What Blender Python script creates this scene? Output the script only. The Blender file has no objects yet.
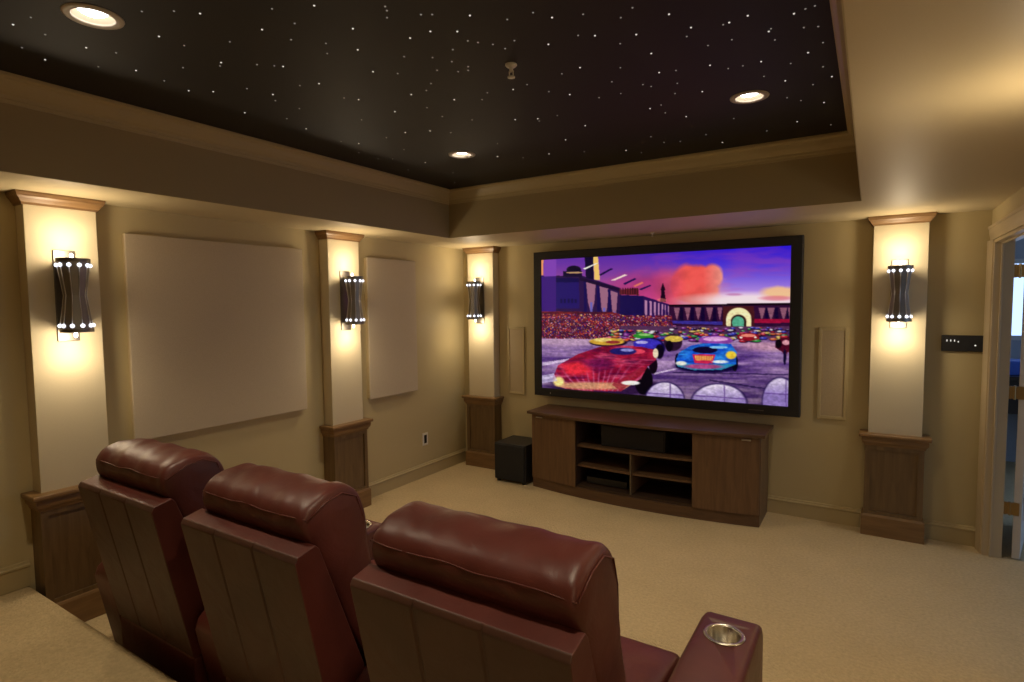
import bpy, bmesh, math, random
import numpy as np
from mathutils import Vector, Matrix
random.seed(7)
C = bpy.context.scene.collection
PI = math.pi
H = 2.44      # soffit height
HS = 2.8726   # star ceiling height
W = 4.672     # right wall
YB = -6.8     # wall behind the camera
TX0, TX1, TY0, TY1 = 0.58, 3.8966, -5.25, -0.9765   # tray opening
PE = -4.075    # edge of the rear platform
PZ = 0.265    # its height
CAM = (3.96221, -5.25666, 1.80629, 0.56207, -0.06334, -0.01054, 569.6807)
STARS = [(1.221,-4.381,1),(1.341,-4.366,0),(1.225,-4.284,0),(1.012,-4.29,0),(0.952,-4.193,1),(1.226,-4.148,1),(1.273,-4.059,0),(1.057,-4.037,0),(1.15,-3.927,1),(1.72,-4.167,0),(1.817,-4.105,0),(1.878,-4.045,1),(1.572,-4.036,1),(1.574,-3.94,0),(1.758,-3.858,0),(1.543,-3.766,1),(1.505,-3.748,0),(1.353,-3.828,0),(1.131,-3.797,0),(1.102,-3.668,1),(1.189,-3.595,1),(2.123,-3.923,0),(2.266,-3.855,1),(1.956,-3.849,1),(2.1,-3.811,0),(1.977,-3.735,0),(2.471,-3.713,0),(2.456,-3.689,0),(2.42,-3.652,0),(2.54,-3.6,0),(2.251,-3.663,1),(2.381,-3.484,1),(2.066,-3.637,0),(1.996,-3.572,0),(2.129,-3.526,1),(2.244,-3.371,0),(1.652,-3.667,0),(1.704,-3.618,0),(1.73,-3.592,1),(2.018,-3.332,1),(2.097,-3.255,0),(1.702,-3.375,1),(1.607,-3.41,0),(1.362,-3.527,0),(1.398,-3.41,1),(1.333,-3.35,0),(1.654,-3.179,0),(1.698,-3.122,1),(1.971,-3.025,1),(1.334,-3.205,0),(1.033,-3.327,1),(1.137,-3.137,0),(1.073,-2.957,1),(1.469,-2.888,0),(1.724,-2.884,1),(1.51,-2.57,1),(1.337,-2.557,0),(1.095,-2.562,1),(1.038,-2.66,0),(0.926,-2.405,0),(1.236,-2.287,0),(1.758,-3.858,0),(2.574,-3.578,0),(2.539,-3.6,0),(2.484,-3.482,1),(2.339,-3.297,0),(2.459,-3.309,0),(2.383,-3.219,0),(2.27,-3.183,0),(2.147,-3.08,0),(2.07,-3.024,0),(1.911,-2.834,0),(1.887,-2.675,0),(1.657,-2.51,1),(1.742,-2.412,0),(2.106,-2.847,1),(2.685,-3.496,1),(2.571,-3.424,1),(2.558,-3.338,0),(2.584,-3.304,0),(2.625,-3.256,0),(2.784,-3.396,0),(2.716,-3.236,0),(2.646,-3.196,0),(2.89,-3.386,0),(2.931,-3.316,1),(2.815,-3.131,1),(2.41,-3.136,0),(2.387,-3.105,0),(2.34,-3.118,0),(2.303,-2.83,0),(2.226,-2.767,0),(2.434,-2.795,1),(2.524,-2.811,0),(2.568,-2.672,0),(2.724,-2.833,0),(2.638,-2.578,1),(2.824,-2.849,1),(3.038,-3.274,0),(2.951,-3.134,0),(3.006,-3.095,1),(1.992,-2.535,0),(2.2,-2.399,1),(2.316,-2.34,1),(2.302,-2.299,0),(2.434,-2.325,0),(2.488,-2.069,1),(2.258,-1.872,1),(2.003,-1.628,1),(1.798,-1.644,0),(1.845,-2.05,0),(1.662,-1.777,1),(2.234,-1.537,0),(2.744,-2.452,0),(2.881,-2.614,0),(3.207,-3.218,0),(3.304,-3.099,1),(3.145,-3.174,0),(3.147,-3.013,1),(3.064,-2.973,0),(3.141,-2.812,1),(2.976,-2.747,0),(2.86,-2.445,0),(3.106,-2.595,1),(2.994,-2.497,0),(3.02,-2.451,0),(3.178,-2.575,0),(3.139,-2.418,0),(3.091,-2.29,0),(3.311,-2.885,0),(3.345,-2.951,1),(3.363,-2.755,0),(3.455,-2.905,0),(3.478,-2.91,1),(3.547,-2.926,1),(3.457,-2.755,0),(3.214,-2.239,1),(3.323,-2.547,1),(3.384,-2.463,0),(3.446,-2.458,0),(3.523,-2.461,1),(3.507,-2.275,0),(3.594,-2.748,1),(3.605,-2.768,0),(3.604,-2.655,0),(3.694,-2.847,1),(3.733,-2.862,0),(3.764,-2.867,0),(3.714,-2.707,0),(3.762,-2.685,0),(3.768,-2.519,0),(3.707,-2.446,1),(3.631,-2.365,0),(3.751,-2.243,0),(3.778,-2.091,1),(3.585,-2.158,1),(3.694,-2.028,0),(3.564,-1.901,0),(3.621,-1.813,0),(3.722,-1.711,1),(3.73,-1.248,0),(3.565,-1.43,1),(3.386,-1.336,0),(3.262,-1.706,0),(3.097,-1.228,1),(3.04,-1.896,1),(2.959,-2.027,0),(2.979,-2.164,0),(2.911,-2.143,1),(3.049,-1.47,0),(2.869,-1.41,0),(2.773,-1.449,0),(2.742,-1.624,0),(2.492,-1.405,1),(2.559,-1.284,0),(1.123,-1.936,1),(0.862,-1.837,0),(1.091,-1.562,0),(0.874,-1.262,0),(1.798,-1.644,0),(1.665,-1.775,1),(1.001,-2.152,0),(0.915,-2.212,0),(1.737,-2.41,0)]

# ------------------------------------------------------------------ materials
def srgb(r, g, b):
    f = lambda c: (c/255/12.92) if c/255 <= 0.04045 else ((c/255+0.055)/1.055)**2.4
    return (f(r), f(g), f(b), 1)

def new_mat(name, col, rough=0.6, metal=0.0, spec=0.5, coat=0.0):
    m = bpy.data.materials.new(name); m.use_nodes = True
    b = m.node_tree.nodes['Principled BSDF']
    b.inputs['Base Color'].default_value = col if len(col) == 4 else (*col, 1)
    b.inputs['Roughness'].default_value = rough
    b.inputs['Metallic'].default_value = metal
    b.inputs['Specular IOR Level'].default_value = spec
    b.inputs['Coat Weight'].default_value = coat
    return m

def add_noise(m, scale=200, amount=0.15, bump=0.2, dist=0.002, detail=4, stretch=(1, 1, 1), rough_var=0):
    nt = m.node_tree; N = nt.nodes; L = nt.links
    b = N['Principled BSDF']
    tc = N.new('ShaderNodeTexCoord'); mp = N.new('ShaderNodeMapping'); mp.inputs['Scale'].default_value = stretch
    L.new(tc.outputs['Object'], mp.inputs['Vector'])
    n = N.new('ShaderNodeTexNoise'); n.inputs['Scale'].default_value = scale; n.inputs['Detail'].default_value = detail
    L.new(mp.outputs['Vector'], n.inputs['Vector'])
    if amount:
        base = b.inputs['Base Color'].default_value[:]
        cr = N.new('ShaderNodeValToRGB')
        cr.color_ramp.elements[0].position = 0.3; cr.color_ramp.elements[1].position = 0.7
        cr.color_ramp.elements[0].color = tuple(c*(1-amount) for c in base[:3])+(1,)
        cr.color_ramp.elements[1].color = tuple(min(1, c*(1+amount)) for c in base[:3])+(1,)
        L.new(n.outputs['Fac'], cr.inputs['Fac']); L.new(cr.outputs['Color'], b.inputs['Base Color'])
    if bump:
        bp = N.new('ShaderNodeBump'); bp.inputs['Strength'].default_value = bump; bp.inputs['Distance'].default_value = dist
        L.new(n.outputs['Fac'], bp.inputs['Height']); L.new(bp.outputs['Normal'], b.inputs['Normal'])
    if rough_var:
        mr = N.new('ShaderNodeMapRange'); r = b.inputs['Roughness'].default_value
        mr.inputs['To Min'].default_value = r-rough_var; mr.inputs['To Max'].default_value = r+rough_var
        L.new(n.outputs['Fac'], mr.inputs['Value']); L.new(mr.outputs['Result'], b.inputs['Roughness'])
    return m

def emis(name, col, strength):
    m = bpy.data.materials.new(name); m.use_nodes = True
    nt = m.node_tree; nt.nodes.clear()
    e = nt.nodes.new('ShaderNodeEmission'); o = nt.nodes.new('ShaderNodeOutputMaterial')
    e.inputs['Color'].default_value = (*col[:3], 1); e.inputs['Strength'].default_value = strength
    nt.links.new(e.outputs[0], o.inputs[0]); return m

M = {}
M['wall'] = add_noise(new_mat('khaki wall paint', (0.49, 0.40, 0.215), 0.62, spec=0.3), 260, 0.03, 0.12, 0.0008)
M['soffit'] = add_noise(new_mat('soffit paint', (0.50, 0.41, 0.245), 0.5, spec=0.35), 200, 0.02, 0.08, 0.0008)
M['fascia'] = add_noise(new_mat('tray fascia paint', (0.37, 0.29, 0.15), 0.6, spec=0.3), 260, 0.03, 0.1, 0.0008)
M['trim'] = new_mat('satin trim paint', (0.45, 0.36, 0.19), 0.4, spec=0.4)
M['casing'] = new_mat('casing paint', (0.50, 0.40, 0.25), 0.38, spec=0.4)
M['star_black'] = new_mat('black star cloth', (0.018, 0.015, 0.013), 0.6, spec=0.3)
M['star'] = emis('star point', (1, 0.93, 0.8), 0.75)
M['star_dim'] = emis('faint star point', (1, 0.9, 0.75), 0.2)
M['shaft'] = add_noise(new_mat('cream column paint', (0.62, 0.535, 0.36), 0.6, spec=0.3), 260, 0.02, 0.1, 0.0008)
M['panel'] = add_noise(new_mat('acoustic fabric', (0.52, 0.435, 0.31), 0.9, spec=0.15), 420, 0.10, 0.35, 0.001, 2)
M['panel_edge'] = new_mat('acoustic fabric edge', (0.46, 0.36, 0.2), 0.8, spec=0.2)
M['black'] = new_mat('black plastic', (0.012, 0.011, 0.011), 0.35)
M['black_matte'] = add_noise(new_mat('black cabinet vinyl', (0.016, 0.014, 0.013), 0.5), 300, 0.2, 0.3, 0.001)
M['bezel'] = new_mat('black screen border', (0.010, 0.009, 0.009), 0.55)
M['silver'] = new_mat('brushed silver', (0.6, 0.57, 0.52), 0.3, 1.0)
M['steel'] = new_mat('cup steel', (0.62, 0.58, 0.5), 0.24, 1.0)
M['nickel'] = new_mat('dark nickel', (0.20, 0.18, 0.15), 0.4, 1.0)
M['fin'] = new_mat('gunmetal fin', (0.26, 0.235, 0.20), 0.42, 0.75)
M['brass'] = new_mat('brass', (0.36, 0.25, 0.11), 0.42, 1.0)
M['white'] = new_mat('white plastic', (0.7, 0.66, 0.56), 0.4)
M['bulb'] = emis('lamp glow', (0.86, 0.88, 1.0), 2.2)
M['halogen'] = emis('halogen glow', (1, 0.90, 0.78), 5)
M['can_lamp'] = emis('downlight lamp', (1, 0.93, 0.86), 12)
M['can_trim'] = new_mat('downlight trim', (0.5, 0.44, 0.36), 0.45)
M['baffle'] = new_mat('downlight baffle', (0.35, 0.28, 0.2), 0.4)
M['led'] = emis('keypad light', (1, 0.97, 0.85), 0.8)
M['room'] = new_mat('hall wall paint', (0.35, 0.36, 0.38), 0.7)
M['leaf'] = new_mat('door paint', (0.55, 0.52, 0.48), 0.4)
M['blue'] = new_mat('blue plastic', (0.05, 0.12, 0.5), 0.4)
M['dark_wood'] = new_mat('dark desk wood', (0.03, 0.018, 0.012), 0.4)

def wood(name, c1, c2, scale=6, axis=2, rough=0.38):
    m = new_mat(name, c1, rough, spec=0.45)
    nt = m.node_tree; N = nt.nodes; L = nt.links; b = N['Principled BSDF']
    tc = N.new('ShaderNodeTexCoord'); mp = N.new('ShaderNodeMapping')
    s = [scale*4]*3; s[axis] = scale*0.35; mp.inputs['Scale'].default_value = s
    L.new(tc.outputs['Object'], mp.inputs['Vector'])
    n = N.new('ShaderNodeTexNoise'); n.inputs['Scale'].default_value = 1.6; n.inputs['Detail'].default_value = 7; n.inputs['Distortion'].default_value = 0.6
    L.new(mp.outputs['Vector'], n.inputs['Vector'])
    cr = N.new('ShaderNodeValToRGB'); cr.color_ramp.elements[0].position = 0.32; cr.color_ramp.elements[1].position = 0.7
    cr.color_ramp.elements[0].color = (*c2, 1); cr.color_ramp.elements[1].color = (*c1, 1)
    L.new(n.outputs['Fac'], cr.inputs['Fac']); L.new(cr.outputs['Color'], b.inputs['Base Color'])
    bp = N.new('ShaderNodeBump'); bp.inputs['Strength'].default_value = 0.1; bp.inputs['Distance'].default_value = 0.001
    L.new(n.outputs['Fac'], bp.inputs['Height']); L.new(bp.outputs['Normal'], b.inputs['Normal'])
    return m
M['wood'] = wood('maple brown wood', (0.19, 0.118, 0.052), (0.125, 0.075, 0.033))
M['wood_h'] = wood('maple brown moulding', (0.255, 0.145, 0.058), (0.175, 0.095, 0.037), axis=1)
M['wood_x'] = wood('maple brown moulding across', (0.255, 0.145, 0.058), (0.175, 0.095, 0.037), axis=0)
M['console'] = wood('console veneer', (0.17, 0.092, 0.043), (0.115, 0.06, 0.028), 5)
M['console_x'] = wood('console top veneer', (0.14, 0.075, 0.037), (0.095, 0.05, 0.025), 5, axis=0)
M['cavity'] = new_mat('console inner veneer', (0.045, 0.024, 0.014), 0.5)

# carpet
def carpet(name, col):
    m = new_mat(name, col, 0.95, spec=0.1)
    nt = m.node_tree; N = nt.nodes; L = nt.links; b = N['Principled BSDF']
    tc = N.new('ShaderNodeTexCoord')
    v = N.new('ShaderNodeTexVoronoi'); v.inputs['Scale'].default_value = 95
    n = N.new('ShaderNodeTexNoise'); n.inputs['Scale'].default_value = 55; n.inputs['Detail'].default_value = 5
    n2 = N.new('ShaderNodeTexNoise'); n2.inputs['Scale'].default_value = 3; n2.inputs['Detail'].default_value = 3
    for t in (v, n, n2): L.new(tc.outputs['Object'], t.inputs['Vector'])
    cr = N.new('ShaderNodeValToRGB'); cr.color_ramp.elements[0].position = 0.3; cr.color_ramp.elements[1].position = 0.72
    cr.color_ramp.elements[0].color = tuple(c*0.84 for c in col)+(1,); cr.color_ramp.elements[1].color = tuple(c*1.12 for c in col)+(1,)
    mx = N.new('ShaderNodeMath'); mx.operation = 'MULTIPLY_ADD'; mx.inputs[1].default_value = 0.3
    L.new(n2.outputs['Fac'], mx.inputs[0])
    m2 = N.new('ShaderNodeMath'); m2.operation = 'MULTIPLY'; m2.inputs[1].default_value = 0.7
    L.new(n.outputs['Fac'], m2.inputs[0]); L.new(m2.outputs[0], mx.inputs[2])
    L.new(mx.outputs[0], cr.inputs['Fac']); L.new(cr.outputs['Color'], b.inputs['Base Color'])
    ad = N.new('ShaderNodeMath'); ad.operation = 'ADD'
    L.new(v.outputs['Distance'], ad.inputs[0]); L.new(n.outputs['Fac'], ad.inputs[1])
    bp = N.new('ShaderNodeBump'); bp.inputs['Strength'].default_value = 0.8; bp.inputs['Distance'].default_value = 0.005
    L.new(ad.outputs[0], bp.inputs['Height']); L.new(bp.outputs['Normal'], b.inputs['Normal'])
    return m
M['carpet'] = carpet('beige loop carpet', (0.58, 0.45, 0.26))

def leather(name, col, rough=0.36, coat=0.12):
    m = new_mat(name, col, rough, spec=0.5, coat=coat)
    nt = m.node_tree; N = nt.nodes; L = nt.links; b = N['Principled BSDF']
    b.inputs['Coat Roughness'].default_value = 0.3
    tc = N.new('ShaderNodeTexCoord')
    v = N.new('ShaderNodeTexVoronoi'); v.inputs['Scale'].default_value = 260; v.feature = 'DISTANCE_TO_EDGE'
    n = N.new('ShaderNodeTexNoise'); n.inputs['Scale'].default_value = 7; n.inputs['Detail'].default_value = 6; n.inputs['Distortion'].default_value = 0.8
    n3 = N.new('ShaderNodeTexNoise'); n3.inputs['Scale'].default_value = 3.5; n3.inputs['Detail'].default_value = 4
    for t in (v, n, n3): L.new(tc.outputs['Object'], t.inputs['Vector'])
    cr = N.new('ShaderNodeValToRGB'); cr.color_ramp.elements[0].position = 0.3; cr.color_ramp.elements[1].position = 0.75
    cr.color_ramp.elements[0].color = tuple(c*0.72 for c in col)+(1,); cr.color_ramp.elements[1].color = tuple(c*1.25 for c in col)+(1,)
    L.new(n3.outputs['Fac'], cr.inputs['Fac']); L.new(cr.outputs['Color'], b.inputs['Base Color'])
    b1 = N.new('ShaderNodeBump'); b1.inputs['Strength'].default_value = 0.16; b1.inputs['Distance'].default_value = 0.0012
    b2 = N.new('ShaderNodeBump'); b2.inputs['Strength'].default_value = 0.35; b2.inputs['Distance'].default_value = 0.012
    L.new(v.outputs['Distance'], b1.inputs['Height']); L.new(n.outputs['Fac'], b2.inputs['Height'])
    L.new(b2.outputs['Normal'], b1.inputs['Normal']); L.new(b1.outputs['Normal'], b.inputs['Normal'])
    mr = N.new('ShaderNodeMapRange'); mr.inputs['To Min'].default_value = rough-0.08; mr.inputs['To Max'].default_value = rough+0.1
    L.new(n.outputs['Fac'], mr.inputs['Value']); L.new(mr.outputs['Result'], b.inputs['Roughness'])
    return m
M['leather'] = leather('burgundy leather', (0.112, 0.025, 0.019), 0.42, 0.0)
M['covering'] = leather('leather with painted carpet glow', (0.088, 0.038, 0.026), 0.45, 0.0)  # rear of the leather, with the carpet's reflected glow put into its colour

# ------------------------------------------------------------------ helpers
def link_obj(name, me, mat, parent=None, smooth=False, bevel=0, subsurf=0, segs=2):
    o = bpy.data.objects.new(name, me); C.objects.link(o)
    if mat is not None:
        for mm in (mat if isinstance(mat, (list, tuple)) else [mat]): me.materials.append(mm)
    if parent is not None: o.parent = parent
    if smooth:
        for p in me.polygons: p.use_smooth = True
    if bevel:
        b = o.modifiers.new('bevel', 'BEVEL'); b.width = bevel; b.segments = segs; b.limit_method = 'ANGLE'; b.angle_limit = math.radians(35)
        for p in me.polygons: p.use_smooth = True
        wn = o.modifiers.new('wn', 'WEIGHTED_NORMAL'); wn.keep_sharp = False
    if subsurf:
        s = o.modifiers.new('sub', 'SUBSURF'); s.levels = subsurf; s.render_levels = subsurf
    return o

def finish(bm, name, mat, parent=None, **k):
    bmesh.ops.recalc_face_normals(bm, faces=bm.faces)
    me = bpy.data.meshes.new(name); bm.to_mesh(me); bm.free()
    return link_obj(name, me, mat, parent, **k)

def box(bm, x0, x1, y0, y1, z0, z1, mi=0):
    v = [bm.verts.new((x, y, z)) for z in (z0, z1) for x, y in ((x0, y0), (x1, y0), (x1, y1), (x0, y1))]
    for f in ((0, 3, 2, 1), (4, 5, 6, 7), (0, 1, 5, 4), (1, 2, 6, 5), (2, 3, 7, 6), (3, 0, 4, 7)):
        fc = bm.faces.new([v[i] for i in f]); fc.material_index = mi

def boxes(name, lst, mat, parent=None, **k):
    bm = bmesh.new()
    for b in lst: box(bm, *b)
    return finish(bm, name, mat, parent, **k)

def lathe(bm, prof, n=32, cx=0, cy=0, axis='z', cap=True, a0=0, a1=2*PI, mi=0):
    full = abs(a1-a0-2*PI) < 1e-6
    m = n if full else n+1
    rings = []
    for r, z in prof:
        ring = []
        for i in range(m):
            a = a0+(a1-a0)*i/n
            if axis == 'z': co = (cx+r*math.cos(a), cy+r*math.sin(a), z)
            else: co = (z, cx+r*math.cos(a), cy+r*math.sin(a))
            ring.append(bm.verts.new(co))
        rings.append(ring)
    for A, B in zip(rings, rings[1:]):
        for i in range(n):
            j = (i+1) % m
            try:
                f = bm.faces.new((A[i], A[j], B[j], B[i])); f.material_index = mi
            except ValueError: pass
    if cap:
        for R_ in (rings[0], rings[-1]):
            try: bm.faces.new(R_).material_index = mi
            except ValueError: pass

def tube(bm, pts, r, n=8):
    pts = [Vector(p) for p in pts]; rings = []
    for i, p in enumerate(pts):
        d = (pts[min(i+1, len(pts)-1)]-pts[max(i-1, 0)]).normalized()
        u = d.orthogonal().normalized() if abs(d.x) < 0.9 else d.cross(Vector((0, 0, 1))).normalized()
        if i and (u-rings[-1][1]).length > 1.0: u = -u
        w = d.cross(u)
        rings.append(([bm.verts.new(p+u*r*math.cos(2*PI*k/n)+w*r*math.sin(2*PI*k/n)) for k in range(n)], u))
    for (A, _), (B, _) in zip(rings, rings[1:]):
        for k in range(n): bm.faces.new((A[k], A[(k+1) % n], B[(k+1) % n], B[k]))
    bm.faces.new(rings[0][0]); bm.faces.new(rings[-1][0][::-1])

def prism(bm, poly, z0, z1, mi=0):
    A = [bm.verts.new((x, y, z0)) for x, y in poly]; B = [bm.verts.new((x, y, z1)) for x, y in poly]
    n = len(poly)
    for i in range(n):
        bm.faces.new((A[i], A[(i+1) % n], B[(i+1) % n], B[i])).material_index = mi
    bm.faces.new(A[::-1]).material_index = mi; bm.faces.new(B).material_index = mi

def tag(o, label=None, cat=None, group=None, kind=None):
    if label: o['label'] = label
    if cat: o['category'] = cat
    if group: o['group'] = group
    if kind: o['kind'] = kind
    return o

def thing(name, loc, label, cat, group=None, rz=0):
    o = bpy.data.objects.new(name, None); C.objects.link(o); o.empty_display_size = 0.1
    o.location = loc; o.rotation_euler.z = rz
    return tag(o, label, cat, group)

def struct(o): o['kind'] = 'structure'; return o

def dup(root, loc, label, rz=None):
    def cp(o, par):
        c = o.copy(); C.objects.link(c); c.parent = par
        if par is not None: c.matrix_parent_inverse = o.matrix_parent_inverse.copy()
        for ch in list(o.children): cp(ch, c)
        return c
    r = cp(root, None); r.location = loc
    if rz is not None: r.rotation_euler.z = rz
    r['label'] = label
    return r

def boolean_cut(o, cutter_bm):
    me = bpy.data.meshes.new('cutter'); bmesh.ops.recalc_face_normals(cutter_bm, faces=cutter_bm.faces)
    cutter_bm.to_mesh(me); cutter_bm.free()
    c = bpy.data.objects.new('cutter', me); C.objects.link(c); c.parent = o.parent
    md = o.modifiers.new('cut', 'BOOLEAN'); md.operation = 'DIFFERENCE'; md.object = c; md.solver = 'EXACT'
    bpy.context.view_layer.update()
    dg = bpy.context.evaluated_depsgraph_get()
    new = bpy.data.meshes.new_from_object(o.evaluated_get(dg))
    o.modifiers.clear(); o.data = new
    bpy.data.objects.remove(c)
    return o

def moulding(bm, path, prof, closed=False):
    """sweep prof (out, z) along a 2D path; 'out' is to the left of the travel direction"""
    P = [Vector(p) for p in path]; n = len(P); rings = []
    for i in range(n):
        if closed: a, b = P[i-1], P[(i+1) % n]
        else: a, b = P[max(i-1, 0)], P[min(i+1, n-1)]
        d1 = (P[i]-a); d2 = (b-P[i])
        if d1.length < 1e-9: d1 = d2
        if d2.length < 1e-9: d2 = d1
        d1.normalize(); d2.normalize()
        n1 = Vector((-d1.y, d1.x)); n2 = Vector((-d2.y, d2.x))
        m = (n1+n2); m = m/max(m.dot(n1), 1e-6)
        rings.append([bm.verts.new((P[i].x+m.x*o_, P[i].y+m.y*o_, z)) for o_, z in prof])
    R_ = range(n) if closed else range(n-1)
    k = len(prof)
    for i in R_:
        A, B = rings[i], rings[(i+1) % n]
        for j in range(k): bm.faces.new((A[j], A[(j+1) % k], B[(j+1) % k], B[j]))
    if not closed:
        bm.faces.new(rings[0]); bm.faces.new(rings[-1][::-1])

# ------------------------------------------------------------------ room shell
struct(boxes('floor', [(-0.12, 8.6, -7.0, 3.1, -0.12, 0.0)], M['carpet']))
struct(boxes('floor_platform', [(0.0, W, YB, PE, 0.0, PZ)], M['carpet'], bevel=0.022, segs=3))
struct(boxes('wall_left', [(-0.12, 0, YB-0.12, 0.12, 0, 3.0)], M['wall']))
struct(boxes('wall_back', [(0.0, W, 0, 0.12, 0, 3.0)], M['wall']))
struct(boxes('wall_rear', [(0.0, W, YB-0.12, YB, 0, 3.0)], M['wall']))
DY0, DY1, DH = -1.86, -0.135, 2.215          # door opening in the right wall
WX = 4.775
struct(boxes('wall_right', [(W, WX, YB-0.12, DY0, 0, 3.0), (W, WX, DY0, DY1, DH, 3.0), (W, WX, DY1, 0.12, 0, 3.0)], M['wall']))
# dropped soffit round the tray, four boxes as one ring
struct(boxes('ceiling_soffit', [(0, TX0, YB, 0, H, 3.0), (TX1, W, YB, 0, H, 3.0), (TX0, TX1, TY1, 0, H, 3.0), (TX0, TX1, YB, TY0, H, 3.0)], M['soffit']))
# fascia liner of the tray
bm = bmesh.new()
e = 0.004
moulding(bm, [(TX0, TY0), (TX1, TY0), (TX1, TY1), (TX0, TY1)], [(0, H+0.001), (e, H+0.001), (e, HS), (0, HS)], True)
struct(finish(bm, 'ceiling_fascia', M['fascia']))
bm = bmesh.new()
cp = [(0, 2.752), (0.012, 2.752), (0.014, 2.768), (0.020, 2.772), (0.022, 2.786), (0.034, 2.796), (0.048, 2.816), (0.058, 2.838), (0.064, 2.846), (0.078, 2.850), (0.084, 2.856), (0.084, HS-0.002), (0, HS-0.002)]
moulding(bm, [(TX0, TY0), (TX1, TY0), (TX1, TY1), (TX0, TY1)], cp, True)
struct(finish(bm, 'trim_1', M['trim']))

# star ceiling with holes for the recessed lights
CANS = [(1.535, -4.245), (1.483, -1.960), (3.400, -2.022), (3.400, -4.245)]  # the last one is out of view, added for its light
RC = 0.072
def ceiling_with_holes():
    bm = bmesh.new()
    s = 0.12
    xs = sorted({TX0, TX1, *[c[0]-s for c in CANS], *[c[0]+s for c in CANS]})
    ys = sorted({TY0, TY1, *[c[1]-s for c in CANS], *[c[1]+s for c in CANS]})
    xs = [x for i, x in enumerate(xs)]; ys = [y for y in ys]
    for i in range(len(xs)-1):
        for j in range(len(ys)-1):
            x0, x1, y0, y1 = xs[i], xs[i+1], ys[j], ys[j+1]
            if x1-x0 < 1e-4 or y1-y0 < 1e-4: continue
            h = [c for c in CANS if x0-1e-6 <= c[0] <= x1+1e-6 and y0-1e-6 <= c[1] <= y1+1e-6]
            if not h:
                bm.faces.new([bm.verts.new((x, y, HS)) for x, y in ((x0, y0), (x0, y1), (x1, y1), (x1, y0))])
            else:
                cx, cy = h[0]; n = 32; A = []; B = []
                for k in range(n):
                    a = 2*PI*k/n; c_, s_ = math.cos(a), math.sin(a)
                    dx = (x1-cx) if c_ > 0 else (cx-x0); dy = (y1-cy) if s_ > 0 else (cy-y0)
                    t = min(dx/max(abs(c_), 1e-9), dy/max(abs(s_), 1e-9))
                    A.append(bm.verts.new((cx+RC*c_, cy+RC*s_, HS)))
                    B.append(bm.verts.new((cx+t*c_, cy+t*s_, HS)))
                for k in range(n): bm.faces.new((A[k], A[(k+1) % n], B[(k+1) % n], B[k]))
                # the corners left by the square
                for qx, qy in ((x0, y0), (x0, y1), (x1, y1), (x1, y0)):
                    ang = math.atan2(qy-cy, qx-cx) % (2*PI)
                    k = int(ang/(2*PI/n)) % n
                    b0, b1 = B[k], B[(k+1) % n]
                    if (b0.co-Vector((qx, qy, HS))).length > 1e-4 and (b1.co-Vector((qx, qy, HS))).length > 1e-4:
                        bm.faces.new((b0, b1, bm.verts.new((qx, qy, HS))))
    me = bpy.data.meshes.new('ceiling'); 
    bmesh.ops.recalc_face_normals(bm, faces=bm.faces)
    for f in bm.faces:
        if f.normal.z > 0: f.normal_flip()
    bm.to_mesh(me); bm.free()
    return struct(link_obj('ceiling', me, M['star_black']))
ceiling_with_holes()
# slab over everything, so no daylight gets in above
struct(boxes('ceiling_slab', [(-0.12, WX, YB-0.12, 0.12, 3.0, 3.1)], M['room']))

# baseboards
bprof = [(0, 0), (0.014, 0), (0.014, 0.108), (0.020, 0.114), (0.020, 0.124), (0.012, 0.130), (0.009, 0.142), (0, 0.145)]
def baseboard(name, path, z=0):
    bm = bmesh.new(); moulding(bm, path, [(a, b+z) for a, b in bprof])
    return struct(finish(bm, name, M['trim']))
baseboard('baseboard_left', [(0, PE), (0, 0)][::-1])
baseboard('baseboard_back', [(W, 0), (0, 0)][::1][::-1][::-1])
baseboard('baseboard_left_platform', [(0, YB), (0, PE)][::-1], PZ)
baseboard('baseboard_right', [(W, PE), (W, DY0-0.1)])
baseboard('baseboard_right_platform', [(W, YB), (W, PE)], PZ)
baseboard('baseboard_rear', [(0, YB), (W, YB)], PZ)

# ------------------------------------------------------------------ the doorway on the right
cas = [(0, 0), (0.026, 0), (0.026, 0.016), (0.021, 0.022), (0.018, 0.05), (0.013, 0.075), (0.011, 0.098), (0, 0.1)]
def casing(name, y_out, sgn):
    bm = bmesh.new()
    poly = [(W-t, y_out+sgn*w) for t, w in cas]
    prism(bm, poly, 0, DH+0.005)
    return struct(finish(bm, name, M['casing'], bevel=0.002))
casing('trim_2', DY1+0.098, -1)
casing('trim_3', DY0-0.098, 1)
bm = bmesh.new()
A = [bm.verts.new((W-t, DY0-0.098, DH+0.103-w)) for t, w in cas]; B = [bm.verts.new((W-t, DY1+0.098, DH+0.103-w)) for t, w in cas]
for i in range(len(cas)): bm.faces.new((A[i], A[(i+1) % len(cas)], B[(i+1) % len(cas)], B[i]))
bm.faces.new(A); bm.faces.new(B[::-1])
struct(finish(bm, 'trim_4', M['casing']))
struct(boxes('trim_5', [(W-0.002, WX+0.004, DY1-0.018, DY1, 0, DH-0.018), (W-0.002, WX+0.004, DY0, DY0+0.018, 0, DH-0.018), (W-0.002, WX+0.004, DY0, DY1, DH-0.018, DH),
      (W+0.035, W+0.048, DY1-0.03, DY1-0.018, 0, DH-0.03), (W+0.035, W+0.048, DY0+0.018, DY0+0.03, 0, DH-0.03), (W+0.035, W+0.048, DY0+0.018, DY1-0.018, DH-0.03, DH-0.018)], M['casing'], bevel=0.002))
door = struct(boxes('door_1', [(0.0, 0.044, 0.0, 0.84, 0.012, 2.17)], M['leaf'], bevel=0.003))
door.location = (4.832, DY1-0.012, 0); door.rotation_euler.z = math.radians(-12.5)
boxes('door_panel', [(0.044, 0.050, 0.13, 0.71, 0.25, 1.0), (0.044, 0.050, 0.13, 0.71, 1.15, 2.0)], M['leaf'], door, bevel=0.004)
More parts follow.
